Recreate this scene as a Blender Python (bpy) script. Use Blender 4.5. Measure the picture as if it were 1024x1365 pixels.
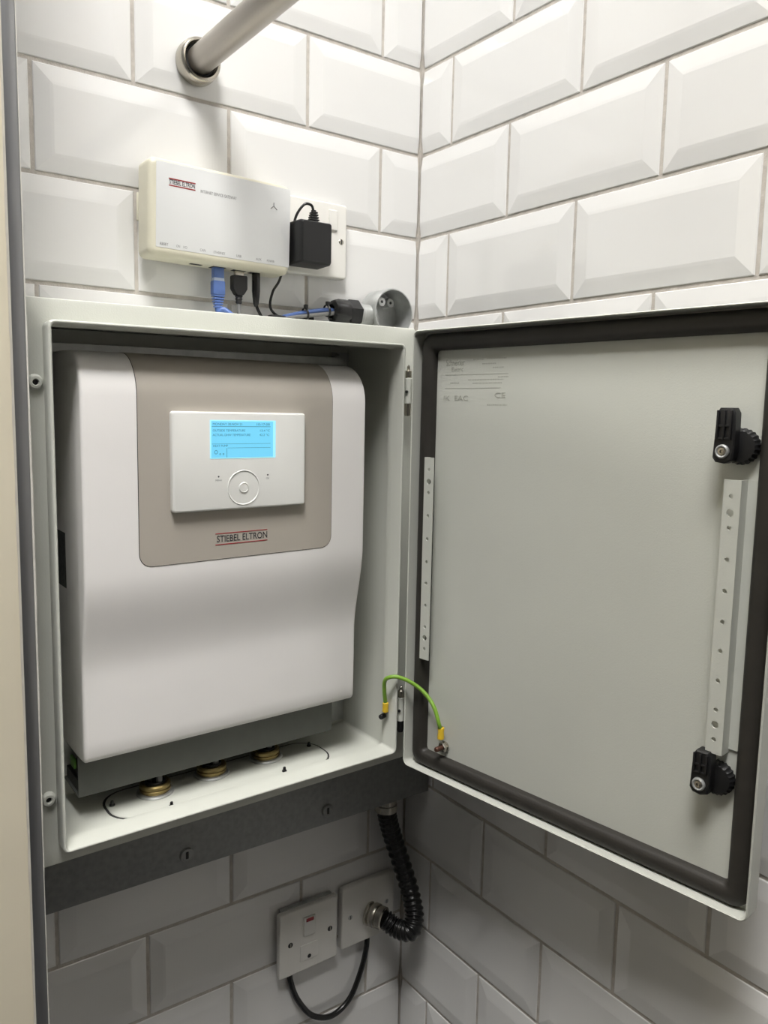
import bpy, bmesh, math, random
from mathutils import Vector, Matrix
random.seed(7)
PI = math.pi
for o in list(bpy.data.objects):
    bpy.data.objects.remove(o)
scene = bpy.context.scene
COL = scene.collection

# ------------------------------------------------------------------ camera
# axes: back wall is the plane y=0, right wall the plane x=0, they meet at x=y=0; z=0 is a tile joint
CAM = Vector((-.6613, -.8547, -.4287))
RX = Vector((0.81320531, -0.5816302, 0.02008567))
RD = Vector((-0.05447061, -0.1104286, -0.99239028))
RF = Vector((0.57942219, 0.80592297, -0.12148288))
FPX = 1074.98
cd = bpy.data.cameras.new('camera')
cam = bpy.data.objects.new('camera', cd)
COL.objects.link(cam)
m = Matrix((RX, -RD, -RF)).transposed().to_4x4()
m.translation = CAM
cam.matrix_world = m
cd.sensor_fit = 'HORIZONTAL'
cd.sensor_width = 36
cd.lens = FPX / 1024 * 36
cd.clip_start = .01
scene.camera = cam

# ------------------------------------------------------------------ world, light, exposure
w = bpy.data.worlds.new('world')
scene.world = w
w.use_nodes = True
w.node_tree.nodes['Background'].inputs[0].default_value = (.9, .95, 1, 1)
w.node_tree.nodes['Background'].inputs[1].default_value = .05
vs = scene.view_settings
vs.view_transform = 'Standard'
vs.look = 'None'
vs.gamma = 1
vs.use_curve_mapping = False
vs.exposure = 0.0
LAMP_STRENGTH = 50.0
ROOM = dict(x0=-3.2, y0=-3.6, z0=-1.93, z1=1.5)


# ------------------------------------------------------------------ materials
MATS = {}


def mat(name, col, rough=.5, metal=0., noise=0., nscale=40, bump=0., bscale=300, spec=.5, emit=None, estr=1., rnoise=0., coat=0., stretch=None):
    if name in MATS:
        return MATS[name]
    m = bpy.data.materials.new(name)
    m.use_nodes = True
    nt = m.node_tree
    b = nt.nodes['Principled BSDF']
    b.inputs['Base Color'].default_value = (*col, 1)
    b.inputs['Roughness'].default_value = rough
    b.inputs['Metallic'].default_value = metal
    b.inputs['Specular IOR Level'].default_value = spec
    b.inputs['Coat Weight'].default_value = coat
    tc = nt.nodes.new('ShaderNodeTexCoord')
    src = tc.outputs['Object']
    if stretch:
        mp = nt.nodes.new('ShaderNodeMapping')
        mp.inputs['Scale'].default_value = stretch
        nt.links.new(src, mp.inputs['Vector'])
        src = mp.outputs[0]
    if noise or rnoise:
        n = nt.nodes.new('ShaderNodeTexNoise')
        n.inputs['Scale'].default_value = nscale
        n.inputs['Detail'].default_value = 5
        nt.links.new(src, n.inputs['Vector'])
        if noise:
            r = nt.nodes.new('ShaderNodeValToRGB')
            r.color_ramp.elements[0].position = .3
            r.color_ramp.elements[1].position = .7
            r.color_ramp.elements[0].color = (*[c * (1 - noise) for c in col], 1)
            r.color_ramp.elements[1].color = (*[min(1, c * (1 + noise)) for c in col], 1)
            nt.links.new(n.outputs['Fac'], r.inputs[0])
            nt.links.new(r.outputs[0], b.inputs['Base Color'])
        if rnoise:
            mr = nt.nodes.new('ShaderNodeMapRange')
            mr.inputs['To Min'].default_value = max(0, rough - rnoise)
            mr.inputs['To Max'].default_value = rough + rnoise
            nt.links.new(n.outputs['Fac'], mr.inputs['Value'])
            nt.links.new(mr.outputs[0], b.inputs['Roughness'])
    if bump:
        n2 = nt.nodes.new('ShaderNodeTexNoise')
        n2.inputs['Scale'].default_value = bscale
        n2.inputs['Detail'].default_value = 3
        nt.links.new(src, n2.inputs['Vector'])
        bp = nt.nodes.new('ShaderNodeBump')
        bp.inputs['Strength'].default_value = bump
        bp.inputs['Distance'].default_value = .001
        nt.links.new(n2.outputs['Fac'], bp.inputs['Height'])
        nt.links.new(bp.outputs[0], b.inputs['Normal'])
    if emit:
        b.inputs['Emission Color'].default_value = (*emit, 1)
        b.inputs['Emission Strength'].default_value = estr
    MATS[name] = m
    return m


def srgb(r, g, b):
    f = lambda c: (c / 255 / 12.92) if c / 255 <= .04045 else ((c / 255 + .055) / 1.055) ** 2.4
    return (f(r), f(g), f(b))


M_TILE = mat('white_glaze', (.75, .745, .73), .05, noise=.012, nscale=6, bump=.09, bscale=22, coat=.0, spec=.85)
M_GROUT = mat('grout', (.50, .465, .42), .9, noise=.14, nscale=90, bump=.5, bscale=500)
M_PAINT = mat('enclosure_grey_paint', (.57, .58, .525), .38, noise=.02, nscale=10, bump=.12, bscale=700)
M_UNIT = mat('controller_white_plastic', (.82, .80, .785), .42, noise=.01, nscale=20, bump=.04, bscale=900)
M_TAUPE = mat('controller_taupe_plastic', (.42, .385, .335), .42, noise=.015, nscale=20, bump=.04, bscale=900)
M_PANEL = mat('control_panel_white', (.76, .76, .73), .35, noise=.01, nscale=20)
M_GAP = mat('dark_gap', (.03, .03, .03), .8)
M_INK = mat('black_ink', (.03, .03, .035), .6)
M_GREYINK = mat('grey_ink', (.24, .24, .24), .6)
M_FAINT = mat('faint_etched_ink', (.40, .405, .355), .5)
M_RED = mat('red_ink', (.30, .03, .035), .6)
M_LCD = mat('lit_lcd', (.05, .15, .2), .25, emit=srgb(118, 214, 250), estr=.85, noise=.02, nscale=60)
M_LCDEDGE = mat('lit_lcd_edge', (.05, .15, .2), .25, emit=srgb(165, 238, 255), estr=.95)
M_LCDINK = mat('lcd_ink', (.02, .05, .07), .4, emit=srgb(40, 120, 155), estr=.8)
M_BLACK = mat('black_plastic', (.008, .008, .0085), .45, bump=.1, bscale=900)
M_BLACKGLOSS = mat('black_gloss_plastic', (.01, .01, .01), .25)
M_FOAM = mat('foam_gasket', (.026, .023, .019), .55, noise=.12, nscale=60, bump=.12, bscale=200)
M_GALV = mat('galvanised_steel', (.47, .48, .47), .40, metal=.6, noise=.18, nscale=55, bump=.08, bscale=120, rnoise=.1)
M_DGALV = mat('grey_galvanised_trunking', (.27, .275, .27), .5, metal=.6, noise=.12, nscale=160, bump=.1, bscale=500, rnoise=.08)
M_CHASSIS = mat('grey_steel_chassis', (.12, .125, .113), .5, metal=.15, noise=.04, nscale=80)
M_BRASS = mat('brass', (.27, .205, .085), .4, metal=.9, noise=.2, nscale=90)
M_CHROME = mat('chrome', (.52, .49, .43), .27, metal=1., noise=.08, nscale=60)
M_STEEL = mat('brushed_steel', (.46, .43, .39), .42, metal=1., noise=.12, nscale=60, stretch=(1, .06, 1), rnoise=.08)
M_CREAM = mat('cream_paint', (.66, .605, .475), .55, noise=.04, nscale=9, bump=.12, bscale=60)
M_ALU = mat('brushed_aluminium', (.30, .305, .315), .36, metal=.9, noise=.12, nscale=70, stretch=(1, 1, .04), rnoise=.08)
M_SEAL = mat('white_sealant', (.62, .60, .55), .5, noise=.06, nscale=60, bump=.4, bscale=120)
M_CASE = mat('cream_plastic_case', (.64, .61, .49), .42, noise=.015, nscale=30, bump=.06, bscale=800)
M_CASELABEL = mat('white_case_label', (.66, .665, .66), .4, noise=.01, nscale=30)
M_WPLAST = mat('white_plate_plastic', (.76, .745, .70), .3, noise=.01, nscale=30)
M_BLUE = mat('blue_cable', (.09, .16, .40), .4, noise=.08, nscale=60)
M_CLEAR = mat('clear_plug_end', (.45, .52, .66), .2)
M_GREYC = mat('grey_cable', (.20, .20, .195), .5)
M_GREEN = mat('green_yellow_wire', (.19, .36, .035), .4, noise=.1, nscale=60)
M_YEL = mat('yellow_crimp', (.75, .50, .03), .4)
M_COPPER = mat('brown_stud', (.10, .045, .03), .45, metal=.5)
M_WHITEWALL = mat('painted_wall', (.16, .155, .15), .7, noise=.03, nscale=4)
M_CEIL = mat('painted_ceiling', (.55, .54, .52), .8, noise=.02, nscale=4)
M_FLOOR = mat('floor_vinyl', (.05, .05, .05), .5, noise=.2, nscale=12)
M_LAMP = mat('lamp_diffuser', (.9, .9, .9), .5, emit=(1, .985, .965), estr=LAMP_STRENGTH)
M_REDSW = mat('red_neon_lens', (.32, .02, .03), .25)


# ------------------------------------------------------------------ mesh helpers
class MB:
    def __init__(s):
        s.bm = bmesh.new()

    def box(s, x0, x1, y0, y1, z0, z1, bev=0, seg=2):
        r = bmesh.ops.create_cube(s.bm, size=1)
        vs = r['verts']
        for v in vs:
            v.co = Vector(((x0 + x1) / 2 + v.co.x * (x1 - x0), (y0 + y1) / 2 + v.co.y * (y1 - y0), (z0 + z1) / 2 + v.co.z * (z1 - z0)))
        if bev:
            es = list({e for v in vs for e in v.link_edges})
            bmesh.ops.bevel(s.bm, geom=es, offset=bev, segments=seg, affect='EDGES', profile=.5)
        return s

    def lathe(s, prof, origin=(0, 0, 0), axis=(0, 0, 1), seg=24, flute=None):
        """prof: list of (radius, distance along axis)"""
        a = Vector(axis).normalized()
        q = a.orthogonal().normalized()
        t = a.cross(q)
        o = Vector(origin)
        rings = []
        for r, h in prof:
            if r < 1e-6:
                rings.append([s.bm.verts.new(o + a * h)])
            else:
                ring = []
                for i in range(seg):
                    an = 2 * PI * i / seg
                    rr = r * (flute(i) if flute else 1)
                    ring.append(s.bm.verts.new(o + a * h + (q * math.cos(an) + t * math.sin(an)) * rr))
                rings.append(ring)
        for A, B in zip(rings, rings[1:]):
            for i in range(seg):
                j = (i + 1) % seg
                if len(A) == 1 and len(B) == 1:
                    continue
                if len(A) == 1:
                    s.bm.faces.new((A[0], B[j], B[i]))
                elif len(B) == 1:
                    s.bm.faces.new((A[i], A[j], B[0]))
                else:
                    s.bm.faces.new((A[i], A[j], B[j], B[i]))
        return s

    def cyl(s, p0, p1, r, seg=20, bev=0.):
        p0 = Vector(p0); p1 = Vector(p1)
        L = (p1 - p0).length
        if bev:
            pr = [(0, 0), (r - bev, 0), (r, bev), (r, L - bev), (r - bev, L), (0, L)]
        else:
            pr = [(0, 0), (r, 0), (r, L), (0, L)]
        return s.lathe(pr, p0, p1 - p0, seg)

    def tube(s, pts, r, seg=10, n=8, ripple=None):
        """smooth tube through the points (Catmull-Rom)"""
        P = spline(pts, n)
        rings = []
        nrm = None
        for i, p in enumerate(P):
            t = (P[min(i + 1, len(P) - 1)] - P[max(i - 1, 0)]).normalized()
            if nrm is None:
                nrm = t.orthogonal().normalized()
            nrm = (nrm - t * nrm.dot(t)).normalized()
            bn = t.cross(nrm)
            rr = r * (ripple(i) if ripple else 1)
            rings.append([s.bm.verts.new(p + (nrm * math.cos(2 * PI * k / seg) + bn * math.sin(2 * PI * k / seg)) * rr) for k in range(seg)])
        for A, B in zip(rings, rings[1:]):
            for i in range(seg):
                j = (i + 1) % seg
                s.bm.faces.new((A[i], A[j], B[j], B[i]))
        s.bm.faces.new(rings[0][::-1])
        s.bm.faces.new(rings[-1])
        return s

    def loft(s, loops, closed=True, caps=True):
        R = [[s.bm.verts.new(p) for p in L] for L in loops]
        n = len(R[0])
        for A, B in zip(R, R[1:]):
            for i in range(n if closed else n - 1):
                j = (i + 1) % n
                s.bm.faces.new((A[i], A[j], B[j], B[i]))
        if caps:
            s.bm.faces.new(R[0][::-1])
            s.bm.faces.new(R[-1])
        return s

    def mapped(s, f):
        for v in s.bm.verts:
            v.co = f(v.co)
        return s

    def mesh(s, name, m, sharp=35):
        bmesh.ops.recalc_face_normals(s.bm, faces=s.bm.faces)
        me = bpy.data.meshes.new(name)
        s.bm.to_mesh(me)
        s.bm.free()
        me.materials.append(m)
        for p in me.polygons:
            p.use_smooth = True
        me.set_sharp_from_angle(angle=math.radians(sharp))
        return me

    def obj(s, name, m, parent=None, sharp=35, label=None):
        o = bpy.data.objects.new(name, s.mesh(name, m, sharp))
        COL.objects.link(o)
        attach(o, parent)
        if label:
            o['label'] = label
        return o


def spline(pts, n=8):
    P = [Vector(p) for p in pts]
    if len(P) < 3:
        return [P[0].lerp(P[-1], i / n) for i in range(n + 1)]
    E = [P[0] * 2 - P[1]] + P + [P[-1] * 2 - P[-2]]
    out = []
    for i in range(1, len(E) - 2):
        a, b, c, d = E[i - 1:i + 3]
        for k in range(n):
            t = k / n
            out.append(.5 * ((2 * b) + (c - a) * t + (2 * a - 5 * b + 4 * c - d) * t * t + (3 * b - a - 3 * c + d) * t ** 3))
    out.append(P[-1])
    return out


def attach(o, parent):
    if parent is not None:
        o.parent = parent
        if parent.type == 'EMPTY':
            o.matrix_parent_inverse = parent['_inv_loc'] if False else Matrix.Translation(-parent.location)


def thing(name, label, cat, loc, group=None):
    o = bpy.data.objects.new(name, None)
    COL.objects.link(o)
    o.empty_display_size = .02
    o.location = loc
    tag(o, label, cat, group)
    return o


def tag(o, label, cat, group=None):
    o['label'] = label
    o['category'] = cat
    if group:
        o['group'] = group
    return o


def structure(o, label=None):
    o['kind'] = 'structure'
    if label:
        o['label'] = label
    return o


def rrect(x0, x1, y0, y1, r, n=5):
    pts = []
    for cx, cy, a0 in ((x1 - r, y1 - r, 0), (x0 + r, y1 - r, PI / 2), (x0 + r, y0 + r, PI), (x1 - r, y0 + r, 1.5 * PI)):
        for i in range(n + 1):
            a = a0 + PI / 2 * i / n
            pts.append((cx + r * math.cos(a), cy + r * math.sin(a)))
    return pts


def slab(x0, x1, z0, z1, yb, yf, r, bev, n=5):
    """rounded plate facing -y: back at yb, front at yf (yf<yb), corner radius r, front edge rounding bev"""
    b = MB()
    loops = [[(x, yb, z) for x, z in rrect(x0, x1, z0, z1, r, n)]]
    for k in range(5):
        a = PI / 2 * k / 4
        ins = bev * (1 - math.cos(a))
        d = bev * (1 - math.sin(a))
        loops.append([(x, yf + d, z) for x, z in rrect(x0 + ins, x1 - ins, z0 + ins, z1 - ins, max(r - ins, .0003), n)])
    b.loft(loops)
    return b


def text(name, body, m, size, parent, origin, xdir=(1, 0, 0), up=(0, 0, 1), width=None, ext=.00015, align='LEFT', bold=0.):
    cu = bpy.data.curves.new(name, 'FONT')
    cu.body = body
    cu.size = size
    cu.extrude = ext
    cu.offset = bold
    cu.align_x = align
    cu.align_y = 'CENTER'
    cu.resolution_u = 3
    t = bpy.data.objects.new(name, cu)
    COL.objects.link(t)
    bpy.context.view_layer.update()
    me = bpy.data.meshes.new_from_object(t.evaluated_get(bpy.context.evaluated_depsgraph_get()))
    bpy.data.objects.remove(t)
    xs = [v.co.x for v in me.vertices]
    sx = 1
    if width and xs:
        sx = width / (max(xs) - min(xs))
    X = Vector(xdir).normalized(); U = Vector(up).normalized(); N = X.cross(U); O = Vector(origin)
    for v in me.vertices:
        c = v.co.copy()
        v.co = O + X * c.x * sx + U * c.y + N * c.z
    me.materials.clear()
    me.materials.append(m)
    o = bpy.data.objects.new(name, me)
    COL.objects.link(o)
    attach(o, parent)
    return o


# ------------------------------------------------------------------ the setting: tiled corner
PW, PH = .203, .103          # tile pitch
JT = .0040                   # joint width
TW, TH = PW - JT, PH - JT


def in_frame(p, mg=40):
    d = Vector(p) - CAM
    zc = d.dot(RF)
    if zc <= .02:
        return False
    u = 512 + FPX * d.dot(RX) / zc
    v = 682.5 + FPX * d.dot(RD) / zc
    return -mg < u < 1024 + mg and -mg < v < 1365 + mg


def tile_bm(cut0=None, cut1=None):
    """tile in local (a along wall, depth, z), centred; proud bevelled field; cut0/cut1 trim in a"""
    bm = bmesh.new()
    def ring(ins, d):
        return [bm.verts.new((sx * (TW / 2 - ins), d, sz * (TH / 2 - ins))) for sx, sz in ((-1, -1), (1, -1), (1, 1), (-1, 1))]
    R = [ring(0, 0), ring(0, -.0022), ring(.0008, -.0030), ring(.0150, -.0050), ring(.0180, -.0053)]
    for A, B in zip(R, R[1:]):
        for i in range(4):
            j = (i + 1) % 4
            bm.faces.new((A[i], A[j], B[j], B[i]))
    bm.faces.new(R[-1])
    bm.faces.new(R[0][::-1])
    for c, sgn in ((cut0, -1), (cut1, 1)):
        if c is not None:
            g = bm.verts[:] + bm.edges[:] + bm.faces[:]
            r = bmesh.ops.bisect_plane(bm, geom=g, plane_co=(c, 0, 0), plane_no=(sgn, 0, 0), clear_outer=True)
            es = [e for e in r['geom_cut'] if isinstance(e, bmesh.types.BMEdge)]
            bmesh.ops.holes_fill(bm, edges=es, sides=0)
    bmesh.ops.recalc_face_normals(bm, faces=bm.faces)
    return bm


def tile_wall(parent, axis, off_odd, off_even, a_min, rows):
    """a = coordinate along the wall, running from 0 at the corner to negative a_min"""
    cache = {}
    rest = bmesh.new()
    for k in rows:
        off = -(off_odd if k % 2 else off_even)
        for i in range(-1, 30):
            hi = off - i * PW - JT / 2 if i >= 0 else off + PW - JT / 2
            ac = hi - TW / 2
            zc = -(k + .5) * PH
            lo_lim, hi_lim = a_min, -.0072
            if ac + TW / 2 < lo_lim + .004 or ac - TW / 2 > hi_lim - .004:
                continue
            c0 = lo_lim - ac if ac - TW / 2 < lo_lim else None
            c1 = hi_lim - ac if ac + TW / 2 > hi_lim else None
            key = (None if c0 is None else round(c0, 4), None if c1 is None else round(c1, 4))
            if key not in cache:
                bm = tile_bm(c0, c1)
                me = bpy.data.meshes.new('tile')
                bm.to_mesh(me)
                bm.free()
                me.materials.append(M_TILE)
                cache[key] = me
            if axis == 'x':
                M = Matrix.Translation((ac, .0005, zc))
            else:
                M = Matrix.Translation((.0005, ac, zc)) @ Matrix.Rotation(-PI / 2, 4, 'Z') @ Matrix.Diagonal((-1, 1, 1, 1))
            # tiny hand-set unevenness
            M = M @ Matrix.Rotation(random.uniform(-.0022, .0022), 4, 'X') @ Matrix.Rotation(random.uniform(-.0016, .0016), 4, 'Z')
            cs = [M @ Vector((sx * TW / 2, 0, sz * TH / 2)) for sx in (-1, 0, 1) for sz in (-1, 0, 1)]
            if any(in_frame(c) for c in cs):
                o = bpy.data.objects.new('tile', cache[key])
                COL.objects.link(o)
                o.parent = parent
                o.matrix_basis = M
            else:
                n0 = len(rest.verts)
                rest.from_mesh(cache[key])
                rest.verts.ensure_lookup_table()
                for v in rest.verts[n0:]:
                    v.co = M @ v.co
    bmesh.ops.recalc_face_normals(rest, faces=rest.faces)
    me = bpy.data.meshes.new('tile_field')
    rest.to_mesh(me)
    rest.free()
    me.materials.append(M_TILE)
    o = bpy.data.objects.new('tile_field', me)
    COL.objects.link(o)
    o.parent = parent
    o['kind'] = 'stuff'


XL = -.5167     # right-hand edge of the cream partition
Z0, Z1 = ROOM['z0'], ROOM['z1']
wb = structure(MB().box(-.56, .10, -.0014, .10, Z0, Z1).obj('wall_back', M_GROUT), 'back wall of white bevelled tiles with beige grout')
wr = structure(MB().box(-.0014, .10, ROOM['y0'], -.0015, Z0, Z1).obj('wall_right', M_GROUT), 'right wall of white bevelled tiles')
rows = range(-15, 19)
tile_wall(wb, 'x', .0638, .1683, XL - .004, rows)
tile_wall(wr, 'y', .1633, .0622, -1.35, rows)
# corner bead of grout
structure(MB().box(-.0046, -.0012, -.0046, -.0012, Z0, Z1).obj('trim_1', M_GROUT), 'thin grout line in the tiled corner')

wl = structure(MB().box(ROOM['x0'], XL - .0105, -.168, .10, Z0, Z1).obj('wall_left', M_CREAM), 'cream painted partition end beside the enclosure')
# aluminium edge profile on the partition, slightly wavy white sealant bead along it
tr = structure(MB().box(XL - .0105, XL, -.1705, .0004, Z0, Z1, .0006).obj('trim_2', M_ALU), 'brushed aluminium edge strip on the cream partition')
sb = MB()
zs = [Z0 + .001 + i * .012 for i in range(int((Z1 - Z0) / .012))]
lo = []
for z in zs:
    ww = .0011 + .0007 * math.sin(z * 9) + random.uniform(0, .0005)
    lo.append([(XL - .0002, -.1655, z), (XL - .0002, -.1712, z), (XL + ww * .6, -.1712, z), (XL + ww, -.1690, z), (XL + ww, -.1655, z)])
sb.loft(lo)
sb.obj('sealant_bead', M_SEAL, tr)
pl = MB()
lo = []
for z in zs:
    ww = .0004 + random.uniform(0, .0007)
    lo.append([(XL - .0105 - ww, -.1681, z), (XL - .0105 - ww, -.1690, z), (XL - .0100, -.1712, z), (XL - .0100, -.1681, z)])
pl.loft(lo)
pl.obj('paint_edge', M_SEAL, tr)

structure(MB().box(ROOM['x0'], .1, ROOM['y0'], .1, Z0 - .1, Z0).obj('floor', M_FLOOR))
structure(MB().box(ROOM['x0'], .1, ROOM['y0'], .1, Z1, Z1 + .1).obj('ceiling', M_CEIL))
structure(MB().box(ROOM['x0'], .1, ROOM['y0'] - .1, ROOM['y0'], Z0, Z1).obj('wall_rear', M_WHITEWALL))
structure(MB().box(ROOM['x0'] - .1, ROOM['x0'], ROOM['y0'], .1, Z0, Z1).obj('wall_far_left', M_WHITEWALL))

# ceiling lamp panels (they give the light)
for LX, LY, LS, lb in ((-.90, -.97, .36, 'above the viewer'),):
    t = thing('ceiling_light', ('large' if LS > .2 else 'small') + ' square white ceiling light panel ' + lb, 'lamp', (LX, LY, Z1))
    MB().box(LX - LS, LX + LS, LY - LS, LY + LS, Z1 - .012, Z1 - .008).obj('diffuser', M_LAMP, t)
    f = MB()
    for a, b_, c, d in ((-LS - .02, LS + .02, -LS - .02, -LS), (-LS - .02, LS + .02, LS, LS + .02), (-LS - .02, -LS, -LS, LS), (LS, LS + .02, -LS, LS)):
        f.box(LX + a, LX + b_, LY + c, LY + d, Z1 - .018, Z1)
    f.obj('frame', M_WPLAST, t)

# ------------------------------------------------------------------ wall-mounted pipe at the top
t = thing('support_pipe', 'brushed steel pipe running out from the back wall above the gateway', 'pipe', (-.306, -.007, -.069))
MB().lathe([(.0140, 0), (.0140, 2.1)], (-.306, -.006, -.069), (0, -1, 0), 40).obj('pipe', M_STEEL, t)
MB().lathe([(.0150, 0), (.0225, 0), (.0228, .004), (.0222, .0125), (.0212, .0150), (.0195, .0162), (.0182, .0160), (.0176, .0130), (.0150, .0100)], (-.306, -.0062, -.069), (0, -1, 0), 40).obj('flange', M_CHROME, t)
MB().lathe([(.0141, .0), (.0160, 0), (.0160, .0115), (.0141, .0115)], (-.306, -.0062, -.069), (0, -1, 0), 40).obj('rubber_ring', M_GAP, t)

# ------------------------------------------------------------------ galvanised trunking under the enclosure
t = thing('cable_trunking', 'grey galvanised steel trunking strip fixed below the enclosure', 'trunking', (-.25, -.007, -.93))
tb = MB()
TX0, TX1 = -.512, -.0085
tb.box(TX0, TX1, -.0600, -.0585, -.9275, -.8425, .0006)
tb.box(TX0, TX1, -.0586, -.0075, -.9275, -.9255)
tb.box(TX0, TX1, -.0586, -.0075, -.8445, -.8425)
tb.box(TX0, TX1, -.0090, -.0075, -.9256, -.8444)
tb.obj('channel', M_DGALV, t)
lid = MB().box(TX0, TX1, -.0612, -.0600, -.9285, -.8435, .0005).obj('lid', M_DGALV, t)
for fx in (-.347, -.167):
    fz = -.911
    MB().lathe([(0, .0022), (.0052, .0022), (.0058, .0028), (.0072, .0024), (.0080, 0), (0, 0)], (fx, -.0612, fz), (0, -1, 0), 28).obj('turn_fixing', mat('dull_zinc', (.30, .305, .30), .5, metal=.5, noise=.1, nscale=200), t)
    MB().box(fx - .0016, fx + .0016, -.0640, -.0630, fz - .0040, fz + .0040, .0006).obj('fixing_slot', M_GAP, t)

# ------------------------------------------------------------------ enclosure
EX0, EX1, EZ0, EZ1 = -.5145, -.1000, -.8370, -.3365     # outer
RX0, RX1, RZ0, RZ1 = -.4955, -.1300, -.8180, -.3560     # rim outer
YF, YR = -.130, -.1505                                  # flange plane, rim front
enc = thing('electrical_enclosure', 'open light grey steel wall enclosure with its door swung to the right', 'enclosure', ((EX0 + EX1) / 2, -.008, EZ0))
# body shell: outer skin, flange with the rim hole, inner walls
b = MB()
bm = b.bm
def ringxz(x0, x1, z0, z1, y, r):
    return [(x, y, z) for x, z in rrect(x0, x1, z0, z1, r, 4)]
IX0, IX1, IZ0, IZ1 = -.4975, -.1277, -.8205, -.3535      # inner walls
b.loft([ringxz(EX0 + .01, EX1 - .01, EZ0 + .01, EZ1 - .01, -.0085, .004),
        ringxz(EX0, EX1, EZ0, EZ1, -.0085, .004),
        ringxz(EX0, EX1, EZ0, EZ1, YF + .003, .004),
        ringxz(EX0 + .001, EX1 - .001, EZ0 + .001, EZ1 - .001, YF + .0008, .004),
        ringxz(EX0 + .003, EX1 - .003, EZ0 + .003, EZ1 - .003, YF, .004),
        ringxz(RX0 + .0008, RX1 - .0008, RZ0 + .0008, RZ1 - .0008, YF, .004),
        ringxz(RX0 + .0010, RX1 - .0010, RZ0 + .0010, RZ1 - .0010, YF + .0012, .004),
        ringxz(IX0, IX1, IZ0, IZ1, YF + .002, .004),
        ringxz(IX0, IX1, IZ0, IZ1, -.0315, .004)], caps=False)
# back panel
b.box(EX0 + .01, EX1 - .01, -.0315, -.0085, EZ0 + .01, EZ1 - .01)
b.obj('body', M_PAINT, enc, 40)
rm = MB()
T = .0030
rr_ = .0055
rm.loft([ringxz(RX0 + .0005, RX1 - .0005, RZ0 + .0005, RZ1 - .0005, YF + .001, rr_),
         ringxz(RX0, RX1, RZ0, RZ1, YF - .004, rr_),
         ringxz(RX0, RX1, RZ0, RZ1, YR + .001, rr_),
         ringxz(RX0 + .001, RX1 - .001, RZ0 + .001, RZ1 - .001, YR, rr_),
         ringxz(RX0 + T - .001, RX1 - T + .001, RZ0 + T - .001, RZ1 - T + .001, YR, rr_ - .002),
         ringxz(RX0 + T, RX1 - T, RZ0 + T, RZ1 - T, YR + .001, rr_ - .002),
         ringxz(RX0 + T, RX1 - T, RZ0 + T, RZ1 - T, YF - .0075, rr_ - .002),
         ringxz(RX0 + T + .0012, RX1 - T - .0012, RZ0 + T + .0012, RZ1 - T - .0012, YF - .006, rr_ - .003),
         ringxz(RX0 + T + .0012, RX1 - T - .0012, RZ0 + T + .0012, RZ1 - T - .0012, YF + .004, rr_ - .003),
         ringxz(RX0 + .0005, RX1 - .0005, RZ0 + .0005, RZ1 - .0005, YF + .004, rr_)], caps=False)
rm.obj('rain_rim', M_PAINT, enc, 50)
for z in (-.4066, -.7722):
    MB().lathe([(.0024, .0005), (.0024, .0034), (.0030, .0042), (.0048, .0040), (.0062, .0026), (.0068, 0)], (-.5024, YF, z), (0, -1, 0), 28).obj('lock_rivet', M_PAINT, enc)
    MB().cyl((-.5024, YF - .0004, z), (-.5024, YF - .0010, z), .0026, 16).obj('rivet_hole', M_GAP, enc)
# galvanised mounting plate behind the controller
mp = MB()
mp.box(-.4915, -.150, -.0400, -.0355, -.795, -.3665, .0006)
mp.box(-.4915, -.150, -.0600, -.0585, -.3765, -.3685)
mp.box(-.4915, -.150, -.0590, -.0390, -.3700, -.3685)
mp.box(-.1505, -.1285, -.0345, -.0325, -.815, -.360)
mp.obj('mounting_plate', M_GALV, enc)
MB().lathe([(0, .004), (.003, .004), (.0045, .003), (.006, .001), (.006, 0)], (-.1465, -.0345, -.3665), (0, -1, 0), 6).obj('plate_bolt', M_GALV, enc)

# gland plate on the cabinet floor, with bushings and studs
gp = MB()
FZ = IZ0
def oval(x0, x1, y0, y1, z, r, n=8):
    return [(x, y, z) for x, y in rrect(x0, x1, y0, y1, r, n)]
gp.loft([oval(-.438, -.192, -.1200, -.0560, FZ, .026), oval(-.4375, -.1925, -.1195, -.0565, FZ + .0012, .0255), oval(-.4365, -.1935, -.1185, -.0575, FZ + .0016, .0245)])
gp.obj('gland_plate', M_PAINT, enc)
ga = MB()  # dark ring paints in the shadow round the plate edge, wider at the back
lp = oval(-.4400, -.1900, -.1220, -.0540, FZ + .0004, .028)
li = oval(-.4375, -.1925, -.1195, -.0565, FZ + .0004, .0255)
ga.loft([oval(-.4400, -.1900, -.1206, -.0535, FZ, .0272), oval(-.4400, -.1900, -.1206, -.0535, FZ + .0005, .0272), oval(-.4370, -.193, -.119, -.057, FZ + .0006, .0250)], caps=False)
ga.obj('gland_plate_shadow_line', M_GAP, enc)
for px, py in ((-.4325, -.0835), (-.3850, -.1195), (-.2560, -.1150), (-.2010, -.0735)):
    MB().lathe([(0, .0062), (.0013, .0062), (.0016, .0050), (.0016, .0030), (.0026, .0026), (.0028, 0), (0, 0)], (px, py, FZ + .0003), (0, 0, 1), 12).obj('stud', M_BLACK, enc)
BUSH = [(-.3875, -.0800), (-.3230, -.0745), (-.2565, -.0715)]
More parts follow.
